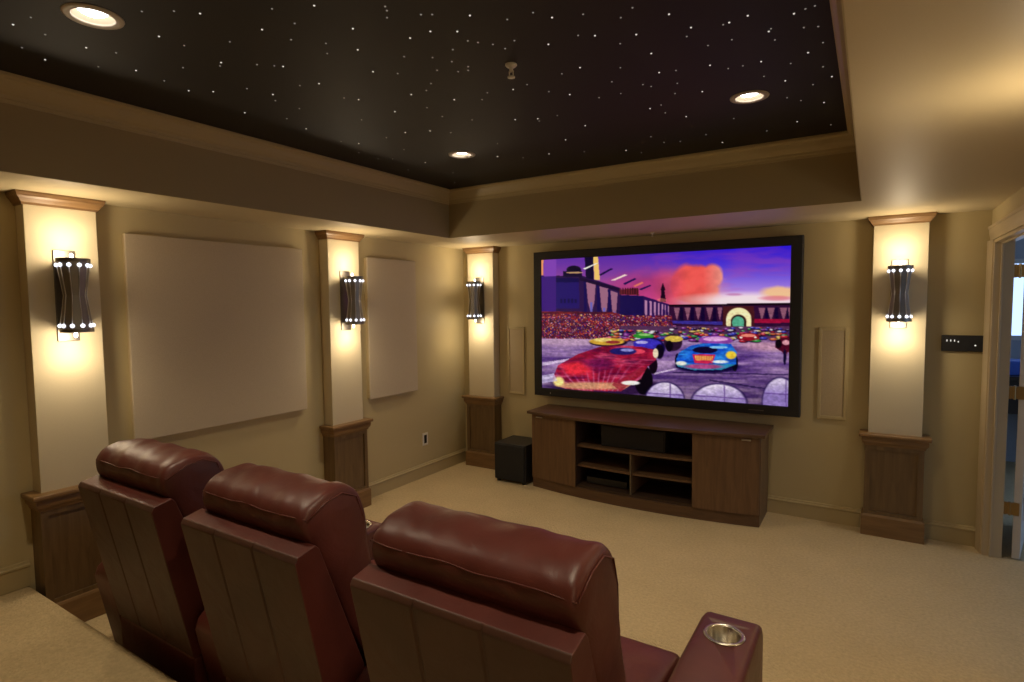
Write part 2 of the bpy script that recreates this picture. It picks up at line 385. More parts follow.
for z in (0.36, 1.17, 2.0):
    bm = bmesh.new()
    box(bm, -0.004, 0.030, -0.0035, 0.0, z-0.045, z+0.045)      # leaf on the door edge
    box(bm, -0.070, -0.038, -0.0105, -0.0065, z-0.045, z+0.045)   # leaf on the jamb
    tube(bm, [(-0.021, -0.004, z-0.048), (-0.021, -0.004, z+0.048)], 0.007, 10)
    box(bm, -0.040, -0.004, -0.006, -0.002, z-0.043, z+0.043)
    finish(bm, 'hinge', M['brass'], door)
bm = bmesh.new(); lathe(bm, [(0.03, 0), (0.03, 0.006), (0.012, 0.01), (0.012, 0.04), (0.028, 0.05), (0.03, 0.062), (0.018, 0.072), (0.001, 0.073)], 20, 0.77, 1.0, axis='x')
for v in bm.verts: v.co.x += 0.044
finish(bm, 'door_knob', M['brass'], door, smooth=True)

# the daylit hall room behind it
struct(boxes('wall_hall_side', [(8.5, 8.6, -4.0, -3.2, 0, 3.0), (8.5, 8.6, 2.4, 3.1, 0, 3.0), (8.5, 8.6, -3.2, 2.4, 0, 0.7), (8.5, 8.6, -3.2, 2.4, 2.4, 3.0), (WX, 8.6, -4.1, -4.0, 0, 3.0), (W, WX, 0.12, 3.0, 0, 3.0)], M['room']))  # big opening in the unseen side wall is added to brighten the hall
WX0, WX1, WZ0, WZ1 = 5.02, 7.0, 1.36, 2.25
struct(boxes('wall_hall', [(W, WX0, 3.0, 3.1, 0, 3.0), (WX1, 8.6, 3.0, 3.1, 0, 3.0), (WX0, WX1, 3.0, 3.1, 0, WZ0), (WX0, WX1, 3.0, 3.1, WZ1, 3.0)], M['room']))
struct(boxes('ceiling_hall', [(WX, 8.6, -4.1, 3.1, 3.0, 3.1)], M['room']))
win = boxes('window_1', [(WX0, WX0+0.05, 2.98, 3.06, WZ0, WZ1), (WX1-0.05, WX1, 2.98, 3.06, WZ0, WZ1), (WX0+0.05, WX1-0.05, 2.98, 3.06, WZ0, WZ0+0.05), (WX0+0.05, WX1-0.05, 2.98, 3.06, WZ1-0.05, WZ1),
      (5.98, 6.02, 3.0, 3.05, WZ0+0.05, WZ1-0.05)], M['leaf'])
struct(win)
desk = thing('desk', (5.75, 2.66, 0), 'dark wooden desk under the bright window of the room past the doorway', 'desk')
boxes('desk_top', [(-0.65, 0.65, -0.3, 0.3, 0.98, 1.02)], M['dark_wood'], desk, bevel=0.003)
boxes('side_panel', [(-0.63, -0.6, -0.28, 0.28, 0, 0.98)], M['dark_wood'], desk)
boxes('side_panel', [(0.6, 0.63, -0.28, 0.28, 0, 0.98)], M['dark_wood'], desk)
boxes('front_panel', [(-0.6, 0.6, -0.2, -0.18, 0.62, 0.98)], M['dark_wood'], desk)
tag(boxes('storage_box', [(5.15, 5.5, 2.5, 2.8, 1.0201, 1.17)], M['blue'], bevel=0.01), 'blue storage box on the desk seen through the doorway', 'box')

# ------------------------------------------------------------------ columns (pilasters) and sconces
def make_pilaster(loc, label, rz):
    """local frame: wall plane is y=0, the room is towards -y, x along the wall"""
    loc = (loc[0]+0.0015*math.sin(rz), loc[1]-0.0015*math.cos(rz), loc[2]); t = thing('pilaster', loc, label, 'column', 'cream columns with wooden bases around the walls', rz)
    boxes('shaft', [(-0.17, 0.17, -0.11, 0, 0.79, 2.39)], M['shaft'], t, bevel=0.002)
    # crown cap
    bm = bmesh.new()
    pr = [(0, 2.372), (0.008, 2.372), (0.010, 2.384), (0.016, 2.390), (0.024, 2.404), (0.034, 2.414), (0.036, 2.424), (0.038, 2.428), (0.038, H-0.0005), (0, H-0.0005)]
    path = [(-0.17, 0), (-0.17, -0.11), (0.17, -0.11), (0.17, 0)]
    moulding(bm, path, [(-a, b) for a, b in pr]); box(bm, -0.17, 0.17, -0.11, 0, 2.39, H-0.001)
    finish(bm, 'crown_cap', M['wood_x'], t)
    base = boxes('base', [(-0.17, 0.17, -0.125, 0, 0.0, 0.775), (-0.187, -0.150, -0.14, 0, 0.0, 0.775), (0.150, 0.187, -0.14, 0, 0.0, 0.775),
                          (-0.15, 0.15, -0.14, -0.115, 0.67, 0.775), (-0.15, 0.15, -0.14, -0.115, 0.0, 0.19)], M['wood'], t)
    bm = bmesh.new()
    path = [(-0.187, 0), (-0.187, -0.14), (0.187, -0.14), (0.187, 0)]
    pr = [(0, 0.70), (0.006, 0.70), (0.010, 0.716), (0.020, 0.728), (0.024, 0.744), (0.024, 0.768), (0, 0.768)]
    moulding(bm, path, [(-a, b) for a, b in pr])
    finish(bm, 'bed_moulding', M['wood_x'], base)
    boxes('cap', [(-0.229, 0.229, -0.182, 0, 0.768, 0.796)], M['wood_x'], t, bevel=0.008, segs=3)
    bm = bmesh.new()
    pr = [(0, 0), (0.014, 0), (0.014, 0.150), (0.008, 0.162), (0, 0.166)]
    moulding(bm, path, [(-a, b) for a, b in pr])
    finish(bm, 'plinth', M['wood_x'], t)
    return t

def make_sconce(loc, label, rz):
    """same frame, y=0 is the column face; z=0 is the middle of the lamp"""
    t = thing('wall_sconce', loc, label, 'wall lamp', 'hourglass wall sconces on the columns', rz)
    boxes('back_plate', [(-0.053, 0.053, -0.010, 0, -0.255, 0.255)], M['nickel'], t, bevel=0.003)
    YC = -0.118; NB = 10                                      # the drum stands off the plate
    def hw(z): return 0.052+0.025*abs(z)/0.186                # hourglass radius, straight tapers
    R0 = 0.078
    for s_ in (-1, 1): boxes('bracket_arm', [(-0.012, 0.012, YC+0.03, -0.01, s_*0.197-0.004, s_*0.197+0.004)], M['nickel'], t)
    for s in (1, -1):
        z0, z1 = (0.184, 0.203) if s > 0 else (-0.203, -0.184)
        bm = bmesh.new()
        lathe(bm, [(R0, z0), (R0, z1), (R0-0.005, z1), (R0-0.005, z0), (R0, z0)], 40, 0, YC, cap=False)
        lathe(bm, [(R0-0.005, 0.186*s), (R0-0.005, 0.189*s)], 40, 0, YC)
        finish(bm, 'rim_band', M['nickel'], t)
    for k in range(NB):
        a = -PI/2+2*PI*(k+0.5)/NB
        bm = bmesh.new(); L_, R_ = [], []
        for j in range(9):
            z = -0.186+0.372*j/8; r = hw(z)*0.97; da = 0.265
            for lst, aa in ((L_, a-da), (R_, a+da)):
                lst.append([bm.verts.new((rr*math.cos(aa), YC+rr*math.sin(aa), z)) for rr in (r, r-0.0035)])
        for j in range(8):
            a0, a1, b0, b1 = L_[j], L_[j+1], R_[j], R_[j+1]
            bm.faces.new((a0[0], b0[0], b1[0], a1[0])); bm.faces.new((a0[1], a1[1], b1[1], b0[1]))
            bm.faces.new((a0[0], a1[0], a1[1], a0[1])); bm.faces.new((b0[0], b0[1], b1[1], b1[0]))
        finish(bm, 'fin', M['fin'], t)
    bm = bmesh.new()
    for k in range(NB):
        a = -PI/2+2*PI*k/NB
        tube(bm, [((hw(z)*0.98)*math.cos(a), YC+hw(z)*0.98*math.sin(a), z) for z in (-0.186, 0, 0.186)], 0.0026, 6)
    finish(bm, 'rod_cage', M['silver'], t, smooth=True)
    for s in (1, -1):
        for k in range(NB):
            a = -PI/2+2*PI*k/NB
            if math.sin(a) > 0.7: continue
            bm = bmesh.new()
            bmesh.ops.create_uvsphere(bm, u_segments=12, v_segments=8, radius=0.0110, matrix=Matrix.Translation((0.074*math.cos(a), YC+0.074*math.sin(a), s*0.166)))
            finish(bm, 'lamp', M['bulb'], t, smooth=True)
        bm = bmesh.new()
        lathe(bm, [(0.004, 0.2035*s), (0.009, 0.207*s), (0.0095, 0.226*s), (0.003, 0.234*s)], 12, 0, YC+0.02)
        finish(bm, 'halogen_bulb', M['halogen'], t, smooth=True)
        ld = bpy.data.lights.new('sconce_light', 'SPOT'); ld.spot_size = math.radians(165); ld.spot_blend = 1.0; ld.energy = SC_W; ld.color = (1, 0.81, 0.55); ld.shadow_soft_size = 0.04
        lo = bpy.data.objects.new('sconce_light', ld); C.objects.link(lo); lo.parent = t; lo.location = (0, YC-0.012, s*0.242); lo.rotation_euler = (PI if s > 0 else 0, 0, 0)
        ld = bpy.data.lights.new('sconce_glow', 'POINT'); ld.energy = SC_P; ld.color = (1, 0.81, 0.55); ld.shadow_soft_size = 0.04
        lo = bpy.data.objects.new('sconce_glow', ld); C.objects.link(lo); lo.parent = t; lo.location = (0, YC-0.018, s*0.240)
    return t

SC_P = 3.2; SC_W = 5.6
# (wall position, rotation)  back wall: rz 0 ; left wall: -y local = +x world -> rz = +90deg
spots = [
 ((0, -3.865, 0), PI/2, 'column nearest the camera on the left wall, at the platform edge'),
 ((0, -1.845, 0), PI/2, 'column on the left wall between the two acoustic panels'),
 ((0.315, 0, 0), 0, 'column on the screen wall in the corner beside the black subwoofer'),
 ((4.137, 0, 0), 0, 'column on the screen wall between the screen and the black keypad'),
 ((W, -3.02, 0), -PI/2, 'unseen column placed on the right wall past the doorway'),  # unseen, placed with its sconce for the glow along the right soffit
 ((W, -4.90, 0), -PI/2, 'unseen column added on the right wall beside the platform'),  # out of view, added with its sconce to light the rear of the room
]
slab = [
 'hourglass metal wall sconce on the nearest left wall column',
 'hourglass metal wall sconce on the column between the two acoustic panels',
 'hourglass metal wall sconce on the corner column above the subwoofer',
 'hourglass metal wall sconce on the column between screen and keypad',
 'unseen hourglass metal wall sconce placed on the right wall column past the doorway',
 'unseen hourglass metal wall sconce added on the right wall column beside the platform']
pil0 = sc0 = None
for i, ((x, y, z), rz, lab) in enumerate(spots):
    lab = 'cream wood-capped '+lab
    c, s = math.cos(rz), math.sin(rz)
    fx, fy = x + 0.1115*s, y - 0.1115*c        # face of the shaft: local (0,-.11)
    sl = (fx, fy, 1.883 if i == 0 else 1.858)
    if i == 0:
        pil0 = make_pilaster((x, y, z), lab, rz); sc0 = make_sconce(sl, slab[i], rz)
    else:
        dup(pil0, (x+0.0015*s, y-0.0015*c, z), lab, rz); dup(sc0, sl, slab[i], rz)

# ------------------------------------------------------------------ acoustic panels, in-wall speakers, outlet, keypad
def acoustic(y0, y1, z0, z1, label):
    t = thing('acoustic_panel', (0, (y0+y1)/2, z0), label, 'wall panel', 'fabric acoustic panels on the left wall')
    h = (y1-y0)/2
    boxes('fabric_face', [(0.030, 0.046, -h, h, 0, z1-z0)], M['panel'], t, bevel=0.006, segs=3)
    boxes('backing_frame', [(0.0, 0.030, -h+0.006, h-0.006, 0.006, z1-z0-0.006)], M['panel_edge'], t)
acoustic(-3.52, -2.215, 0.965, 2.275, 'wide beige fabric acoustic panel beside the nearest column')
acoustic(-1.515, -0.857, 0.94, 2.258, 'narrow beige fabric acoustic panel near the far corner')

def inwall(x0, x1, z0, z1, label):
    t = thing('wall_speaker', ((x0+x1)/2, 0, z0), label, 'speaker', 'slim wall speakers on both sides of the screen')
    h = (x1-x0)/2; k = 0.026
    boxes('frame', [(-h, -h+k, -0.014, 0, 0, z1-z0), (h-k, h, -0.014, 0, 0, z1-z0), (-h+k, h-k, -0.014, 0, 0, k), (-h+k, h-k, -0.014, 0, z1-z0-k, z1-z0)], M['trim'], t, bevel=0.003)
    boxes('grille', [(-h+k, h-k, -0.007, 0, k, z1-z0-k)], add_noise(new_mat('grille cloth', (0.42, 0.33, 0.2), 0.85), 500, 0.2, 0.3, 0.001), t)
inwall(0.598, 0.815, 0.832, 1.566, 'tall slim wall speaker between the corner column and the screen')
inwall(3.606, 3.820, 0.852, 1.597, 'tall slim wall speaker between the screen and the far right column')

t = thing('power_outlet', (0, -0.715, 0.40), 'small white power outlet low on the left wall near the corner', 'outlet')
boxes('cover_plate', [(0, 0.006, -0.043, 0.043, -0.066, 0.066)], M['white'], t, bevel=0.002)
bm = bmesh.new(); box(bm, 0.006, 0.010, -0.018, 0.018, -0.043, 0.043)
finish(bm, 'socket', M['black'], t)

t = thing('wall_keypad', (4.539, 0, 1.433), 'black wall keypad with small lit marks beside the door casing', 'control panel')
boxes('housing', [(-0.130, 0.130, -0.022, 0, 0, 0.118)], M['black'], t, bevel=0.004)
for i, dx in enumerate((-0.098, -0.076, -0.054, -0.032)):
    boxes('button_mark', [(dx-0.003, dx+0.003, -0.0235, -0.022, 0.072 if i < 3 else 0.066, 0.086 if i < 3 else 0.076)], M['led'], t)
bm = bmesh.new(); bmesh.ops.create_uvsphere(bm, u_segments=10, v_segments=8, radius=0.0055, matrix=Matrix.Translation((0.066, -0.0225, 0.046)))
finish(bm, 'indicator', M['led'], t, smooth=True)

# ------------------------------------------------------------------ ceiling lights, sprinklers, stars
def make_can(loc, label):
    t = thing('recessed_light', loc, label, 'ceiling light', 'recessed ceiling lights in the star ceiling')
    bm = bmesh.new()
    lathe(bm, [(0.066, 0.004), (0.066, -0.002), (0.070, -0.006), (0.085, -0.007), (0.094, -0.004), (0.096, 0.0), (0.071, 0.0)], 40, cap=False)
    finish(bm, 'trim_ring', M['can_trim'], t, smooth=True)
    bm = bmesh.new()
    lathe(bm, [(0.0665, 0.0), (0.062, 0.014), (0.054, 0.026), (0.047, 0.030)], 40, cap=False)
    finish(bm, 'baffle', M['baffle'], t, smooth=True)
    bm = bmesh.new()
    lathe(bm, [(0.050, 0.030), (0.047, 0.018), (0.036, 0.010), (0.018, 0.006), (0.0005, 0.005)], 32, cap=False)
    finish(bm, 'lamp', M['can_lamp'], t, smooth=True)
    ld = bpy.data.lights.new('downlight', 'SPOT'); ld.energy = CAN_W; ld.color = (1, 0.82, 0.56)
    ld.spot_size = math.radians(118); ld.spot_blend = 0.9; ld.shadow_soft_size = 0.05
    lo = bpy.data.objects.new('downlight', ld); C.objects.link(lo); lo.parent = t; lo.location = (0, 0, -0.006)
    return t
CAN_W = 58
cl = ['large bright recessed light nearest the camera, above the left wall', 'recessed light in the far corner of the star ceiling, towards the corner column',
      'recessed light in the star ceiling on the right, above the screen', 'added unseen recessed light at the near right of the star ceiling']
can0 = make_can((CANS[0][0], CANS[0][1], HS), cl[0])
for c_, l_ in list(zip(CANS, cl))[1:]: dup(can0, (c_[0], c_[1], HS), l_)

t = thing('ceiling_sprinkler', (2.583, -3.05, HS), 'small white fire sprinkler hanging from the middle of the star ceiling', 'sprinkler')
bm = bmesh.new(); lathe(bm, [(0.026, 0.0), (0.027, -0.004), (0.020, -0.012), (0.009, -0.014), (0.008, -0.032)], 20); finish(bm, 'escutcheon', M['white'], t, smooth=True)
bm = bmesh.new()
box(bm, -0.012, -0.008, -0.002, 0.002, -0.052, -0.03); box(bm, 0.008, 0.012, -0.002, 0.002, -0.052, -0.03); box(bm, -0.012, 0.012, -0.003, 0.003, -0.034, -0.030)
finish(bm, 'frame_arm', M['white'], t)
bm = bmesh.new(); lathe(bm, [(0.004, -0.05), (0.016, -0.054), (0.017, -0.058), (0.002, -0.058)], 16); finish(bm, 'deflector', M['white'], t, smooth=True)
t = thing('ceiling_sprinkler', (2.281, -0.20, H), 'tiny white sprinkler head under the soffit above the screen', 'sprinkler')
bm = bmesh.new(); lathe(bm, [(0.016, 0.0), (0.016, -0.004), (0.006, -0.008), (0.005, -0.03)], 16); finish(bm, 'escutcheon', M['white'], t, smooth=True)
bm = bmesh.new(); lathe(bm, [(0.002, -0.028), (0.010, -0.032), (0.010, -0.035), (0.002, -0.036)], 14); finish(bm, 'deflector', M['white'], t, smooth=True)

def star_mesh(r, mat, nm):
    bm = bmesh.new(); lathe(bm, [(r, 0.0), (r*0.8, -r*0.6), (r*0.2, -r*0.95)], 8)
    bmesh.ops.recalc_face_normals(bm, faces=bm.faces)
    me = bpy.data.meshes.new(nm); bm.to_mesh(me); bm.free(); me.materials.append(mat); return me
SM = {1: star_mesh(0.0040, M['star'], 'star_light'), 0: star_mesh(0.0038, M['star_dim'], 'star_light')}
for x, y, b in STARS:
    o = bpy.data.objects.new('star_light', SM[b]); C.objects.link(o); o.location = (x, y, HS)
    tag(o, 'bright white pinprick star light in the black ceiling' if b else 'faint pinprick star light in the black ceiling', 'star light',
        'bright star lights in the black ceiling' if b else 'faint star lights in the black ceiling')

# ------------------------------------------------------------------ screen
def homog(src, dst):
    A = []
    for (x, y), (u, v) in zip(src, dst):
        A.append([x, y, 1, 0, 0, 0, -u*x, -u*y, u]); A.append([0, 0, 0, x, y, 1, -v*x, -v*y, v])
    A = np.array(A, float); h = np.linalg.solve(A[:, :8], A[:, 8])
    return np.append(h, 1).reshape(3, 3)

def paint():
    NW, NH = 480, 270
    src = [(70, 130), (883, 85), (873, 607), (68, 553)]
    Hm = homog([(0, 0), (1, 0), (1, 1), (0, 1)], src)      # screen uv -> sketch coordinates
    v, u = np.meshgrid((np.arange(NH)+0.5)/NH, (np.arange(NW)+0.5)/NW, indexing='ij')
    q = Hm @ np.stack([u.ravel(), v.ravel(), np.ones(u.size)])
    X = (q[0]/q[2]).reshape(NH, NW); Y = (q[1]/q[2]).reshape(NH, NW)
    img = np.zeros((NH, NW, 3))
    rng = np.random.default_rng(5)
    def noise(sx, sy, seed):
        r = np.random.default_rng(seed); g = r.random((64, 64))
        fx = (X/sx) % 63; fy = (Y/sy) % 63
        ix, iy = fx.astype(int), fy.astype(int); tx, ty = fx-ix, fy-iy
        tx = tx*tx*(3-2*tx); ty = ty*ty*(3-2*ty)
        return (g[iy, ix]*(1-tx)+g[iy, ix+1]*tx)*(1-ty)+(g[iy+1, ix]*(1-tx)+g[iy+1, ix+1]*tx)*ty
    def fbm(sx, sy, seed): return sum(noise(sx/2**k, sy/2**k, seed+k)/2**k for k in range(4))/1.875
    def put(mask, col, a=1.0):
        m = np.clip(mask*a, 0, 1)[..., None]; img[:] = img*(1-m)+np.array(col, float)*m if np.ndim(col) == 1 else img*(1-m)+col*m
    def poly(P):
        ins = np.zeros(X.shape, bool); n = len(P)
        for i in range(n):
            (x0, y0), (x1, y1) = P[i], P[(i+1) % n]
            if y0 == y1: continue
            c = ((y0 > Y) != (y1 > Y)) & (X < (x1-x0)*(Y-y0)/(y1-y0)+x0); ins ^= c
        return ins.astype(float)
    def ell(cx, cy, rx, ry, soft=0.12):
        d = np.sqrt(((X-cx)/rx)**2+((Y-cy)/ry)**2); return np.clip((1-d)/soft+0.5, 0, 1)
    def lerp(a, b, t): t = np.clip(t, 0, 1)[..., None]; return np.array(a, float)*(1-t)+np.array(b, float)*t
    # sky
    t = np.clip((Y-90)/190, 0, 1)
    left = lerp((95, 55, 175), (235, 120, 150), t**1.4); right = lerp((62, 42, 215), (250, 205, 240), np.clip(t, 0, 1)**1.5)
    s = np.clip((X-350)/300, 0, 1)[..., None]
    img[:] = left*(1-s)+right*s
    put(np.clip((fbm(160, 30, 11)-0.5)*4, 0, 1), (200, 90, 170), 0.35)
    # big cloud
    nz = fbm(60, 45, 3)
    cl = ell(575+30*(nz-0.5), 215, 92+50*(nz-0.5), 70+40*(nz-0.5), 0.25)
    cl = np.maximum(cl, ell(630, 185, 36+14*(nz-.5), 40, 0.3)*(X < 665)); cl = np.maximum(cl, ell(470, 228, 160, 60+40*(nz-.5), 0.8)*0.9)
    cc = lerp((190, 70, 130), (240, 100, 95), (X-430)/120.0); cc = cc*(1-np.clip((X-600)/60, 0, 1)[..., None])+np.array((255, 165, 150))*np.clip((X-600)/60, 0, 1)[..., None]
    cc = cc*(0.8+0.4*nz[..., None]); put(cl, cc)
    put(ell(760, 262, 190, 22, 0.9), (255, 235, 235), 0.9)
    put(ell(850, 235, 60, 20+16*(nz-.5), 0.5), (255, 205, 150), 0.9); put(ell(835, 255, 50, 8, .6), (225, 120, 140), 0.7); put(ell(700, 243, 25, 4, .6), (200, 130, 180), .7)
    # left fortress
    put(poly([(60, 182), (205, 182), (330, 222), (330, 345), (60, 345)]), (58, 32, 84))
    put(poly([(60, 185), (118, 183), (118, 300), (60, 300)]), (74, 40, 128)); put(poly([(118, 190), (195, 192), (195, 290), (118, 290)]), (48, 32, 112))
    put(poly([(118, 190), (195, 190), (195, 204), (118, 204)]), (28, 20, 84))
    put(poly([(80, 128), (120, 128), (120, 184), (78, 184)]), (140, 80, 185)); put(poly([(69, 128), (78, 128), (76, 180), (68, 180)]), (240, 160, 110))
    for x in range(132, 192, 12): put(poly([(x, 258), (x+7, 258), (x+7, 272), (x, 272)]), (28, 20, 84))
    for x0, x1 in ((218, 250), (262, 292), (298, 322)):
        y0 = 200+(x0-218)*0.38
        put(poly([(x0, y0), (x1, y0+8), (x1-5, y0+70), ((x0+x1)/2, y0+108), (x0+6, y0+70)]), (165, 115, 140)); put(poly([((x0+x1)/2-3, y0+70), ((x0+x1)/2+4, y0+70), ((x0+x1)/2+4, y0+125), ((x0+x1)/2-3, y0+125)]), (120, 110, 190))
        put(poly([(x0-8, y0-4), (x0, y0), (x0+3, y0+118), (x0-8, y0+118)]), (36, 22, 92))
    put(poly([(196, 186), (330, 224), (330, 234), (196, 197)]), (42, 22, 62))
    put(ell(178, 163, 24, 14), (24, 16, 50)); put(poly([(142, 167), (205, 167), (205, 186), (142, 186)]), (34, 20, 60)); put(ell(180, 172, 28, 3), (235, 190, 130), .8)
    put(poly([(214, 118), (242, 118), (244, 195), (218, 190)]), (28, 20, 60)); put(poly([(242, 118), (258, 118), (264, 197), (246, 195)]), (245, 205, 120))
    for P, c in (([(208, 159), (252, 141), (262, 140), (215, 162)], (255, 245, 230)), ([(262, 178), (300, 158), (308, 160), (266, 183)], (36, 22, 80)), ([(300, 197), (345, 178), (355, 180), (312, 198)], (250, 225, 210)),
                 ([(340, 208), (378, 190), (385, 193), (346, 212)], (36, 24, 90)), ([(372, 216), (402, 202), (408, 206), (380, 219)], (230, 130, 110)), ([(392, 226), (428, 212), (432, 215), (398, 230)], (36, 24, 90))):
        put(poly(P), c)
    put(poly([(328, 228), (390, 222), (392, 246), (328, 244)]), (120, 50, 60)); put((np.sin(X*0.8) > 0)*poly([(332, 222), (388, 222), (388, 244), (332, 244)]), (60, 22, 40))
    put(poly([(330, 245), (405, 248), (405, 325), (330, 325)]), (40, 28, 88)); put(poly([(405, 248), (492, 276), (492, 328), (405, 325)]), (58, 30, 92))
    for i, x in enumerate((410, 426, 440, 453, 465, 476, 486)):
        w = 9-i; put(poly([(x, 262+i*3), (x+w, 263+i*3), (x+w-1, 318), (x+1, 318)]), (190, 140, 175))
    put(poly([(462, 228), (470, 205), (478, 228), (475, 232), (478, 250), (480, 268), (460, 268), (463, 250), (465, 232)]), (44, 20, 44))
    put(ell(466, 262, 16, 6), (255, 150, 130), .5)
    # far arena wall
    put(poly([(490, 278), (883, 272), (883, 360), (490, 345)]), (62, 28, 66)); put(poly([(490, 276), (883, 270), (883, 277), (490, 283)]), (34, 14, 34))
    for x, w in ((505, 20), (540, 20), (574, 20), (610, 22), (646, 16), (778, 22), (806, 24), (846, 24), (872, 12)):
        put(poly([(x, 286), (x+w, 286), (x+w*0.7, 314), (x+w/2, 328), (x+w*0.3, 314)]), (150, 100, 120))
        put(poly([(x+w, 286), (x+w+10, 284), (x+w+12, 334), (x+w-2, 334)]), (34, 16, 62))
    put(poly([(490, 328), (670, 332), (670, 342), (490, 338)]), (70, 60, 150)); put(poly([(765, 322), (883, 322), (883, 334), (765, 336)]), (165, 30, 70))
    put(poly([(664, 282), (764, 280), (766, 352), (662, 354)]), (84, 40, 46))
    ar = np.maximum(ell(715, 322, 40, 36, .06)*(Y < 322), poly([(675, 321), (755, 321), (755, 356), (675, 356)]))
    put(ar, (255, 238, 185)); ar2 = np.maximum(ell(714, 330, 25, 22, .1)*(Y < 330), poly([(689, 329), (739, 329), (739, 360), (689, 360)])); put(ar2, (64, 40, 40))
    ar3 = np.maximum(ell(713, 332, 19, 18, .1)*(Y < 332), poly([(694, 331), (732, 331), (732, 356), (694, 356)])); put(ar3, (95, 175, 145)); put(ell(713, 352, 16, 6), (40, 90, 80))
    # ground
    g = fbm(140, 12, 21); ground = lerp((92, 62, 130), (182, 150, 190), (g-0.25)*2.0)
    near = np.clip((Y-470)/120, 0, 1)[..., None]
    ground = ground*(1-0.25*near)
    put((Y > 352+(X < 330)*34).astype(float), ground)
    put(ell(150, 400, 170, 14, .8), (215, 180, 200), .7); put(ell(800, 410, 90, 16, .9), (225, 170, 180), .6)
    # stands and crowd
    stand = (Y > 300+np.clip((X-300)/40, 0, 1)*12)*(Y < 390-np.clip((X-250)/200, 0, 1)*36)*(X < 500)
    put(stand.astype(float), (82, 32, 58)); put(stand*np.clip((fbm(40, 10, 31)-.45)*5, 0, 1), (150, 52, 50), .8)
    sp = noise(2.6, 2.6, 41); sp2 = noise(3.1, 3.0, 47); sp3 = noise(2.2, 2.6, 53)
    band = stand*(Y > 308)
    put(band*(sp > .79), (215, 165, 170)); put(band*(sp2 > .74), (175, 50, 70)); put(band*(sp3 > .66)*(sp < .5), (80, 34, 70)); put(band*(sp3 > .74), (60, 40, 130)); put(band*(sp3 < .12), (240, 190, 110))
    # field of far cars
    field = (Y > 346)*(Y < 378+np.clip((X-500)/300, 0, 1)*8)*(X > 330)
    put(field.astype(float), (95, 60, 95))
    cols = [(230, 200, 90), (60, 150, 70), (200, 50, 60), (60, 70, 180), (230, 230, 225), (210, 110, 60), (140, 60, 150), (50, 30, 60)]
    for i in range(230):
        x = rng.uniform(300, 885); f = rng.random(); y = 350+44*f
        if x < 480: y = max(y, 362)
        rx = rng.uniform(4, 9)+7*f; c = cols[rng.integers(len(cols))]
        put(ell(x, y+2, rx*1.1, 3+2*f, .3), (40, 20, 55), .9); put(ell(x, y, rx, 2.3+2*f, .4), c, .95); put(ell(x-rx*.2, y-1.3, rx*.45, 1.1, .4), (235, 215, 240), .6)
    put(ell(290, 402, 62, 13), (40, 24, 50)); put(ell(285, 398, 58, 12), (215, 170, 70)); put(ell(270, 393, 30, 6), (240, 215, 130)); put(ell(305, 400, 24, 5), (150, 60, 60))
    put(ell(405, 379, 34, 9), (60, 150, 60)); put(ell(410, 375, 20, 4), (150, 200, 120))
    put(ell(425, 418, 52, 33, .1), (30, 22, 80)); put(ell(418, 405, 46, 17), (70, 60, 185)); put(ell(400, 400, 20, 5), (190, 180, 235)); put(ell(458, 430, 14, 24, .2), (24, 14, 40))
    put(ell(502, 400, 30, 28, .1), (56, 34, 60)); put(ell(505, 388, 30, 10), (225, 195, 90)); put(ell(490, 412, 12, 18), (24, 16, 34))
    put(ell(640, 392, 56, 15), (150, 80, 170)); put(ell(640, 388, 40, 7), (225, 170, 220)); put(ell(745, 380, 36, 13), (150, 30, 50)); put(ell(745, 376, 24, 5), (250, 150, 130)); put(ell(722, 382, 5, 3), (255, 240, 220)); put(ell(768, 382, 5, 3), (255, 240, 220))
    put(poly([(832, 395), (850, 382), (883, 380), (883, 430), (870, 430), (862, 470), (856, 430), (832, 415)]), (90, 24, 50)); put(ell(842, 402, 10, 15), (26, 12, 30)); put(ell(866, 398, 12, 8), (220, 160, 170)); put(ell(862, 445, 5, 26), (30, 24, 60))
    # track lines
    for P in ([(440, 500), (520, 482), (520, 486), (440, 506)], [(70, 470), (250, 440), (250, 446), (70, 480)], [(500, 496), (872, 500), (872, 504), (500, 500)], [(620, 520), (873, 556), (873, 561), (620, 525)], [(68, 520), (150, 505), (150, 510), (68, 528)]):
        put(poly(P), (225, 205, 230) if P[0][0] < 450 else (50, 36, 80), .8)
    # red racing car, nose towards us
    put(ell(280, 545, 180, 34, .3), (44, 22, 60), .8)
    put(ell(405, 525, 30, 48, .1), (22, 12, 30)); put(ell(437, 475, 14, 28, .1), (30, 14, 34))
    red = poly([(104, 520), (122, 478), (190, 440), (262, 416), (300, 410), (395, 414), (440, 424), (450, 440), (446, 458), (418, 480), (396, 520), (330, 562), (230, 562), (150, 556), (112, 545)])
    ang = np.arctan2(Y-640, X-250); st = np.sin(ang*46+fbm(50, 50, 61)*5)
    rc = lerp((128, 22, 60), (206, 52, 82), (fbm(45, 20, 63)-.3)*2.2); put(red, rc); put(red*np.clip(st*0.9-.1, 0, 1)*np.clip((Y-455)/70, 0, 1), (225, 150, 185), .6); put(red*np.clip((fbm(70, 9, 77)-.52)*6, 0, 1), (230, 120, 150), .5); put(red*np.clip((fbm(50, 7, 79)-.55)*6, 0, 1), (90, 20, 70), .6)
    put(red*ell(185, 488, 44, 22, .6), (240, 60, 75), .9); put(red*ell(260, 470, 50, 18, .7), (110, 30, 90), .7); put(red*ell(240, 545, 150, 12, .6), (225, 180, 130), .8)
    put(red*poly([(300, 540), (400, 480), (420, 486), (330, 562)]), (150, 40, 60), .7); put(red*ell(385, 430, 26, 8), (245, 90, 110), .8)
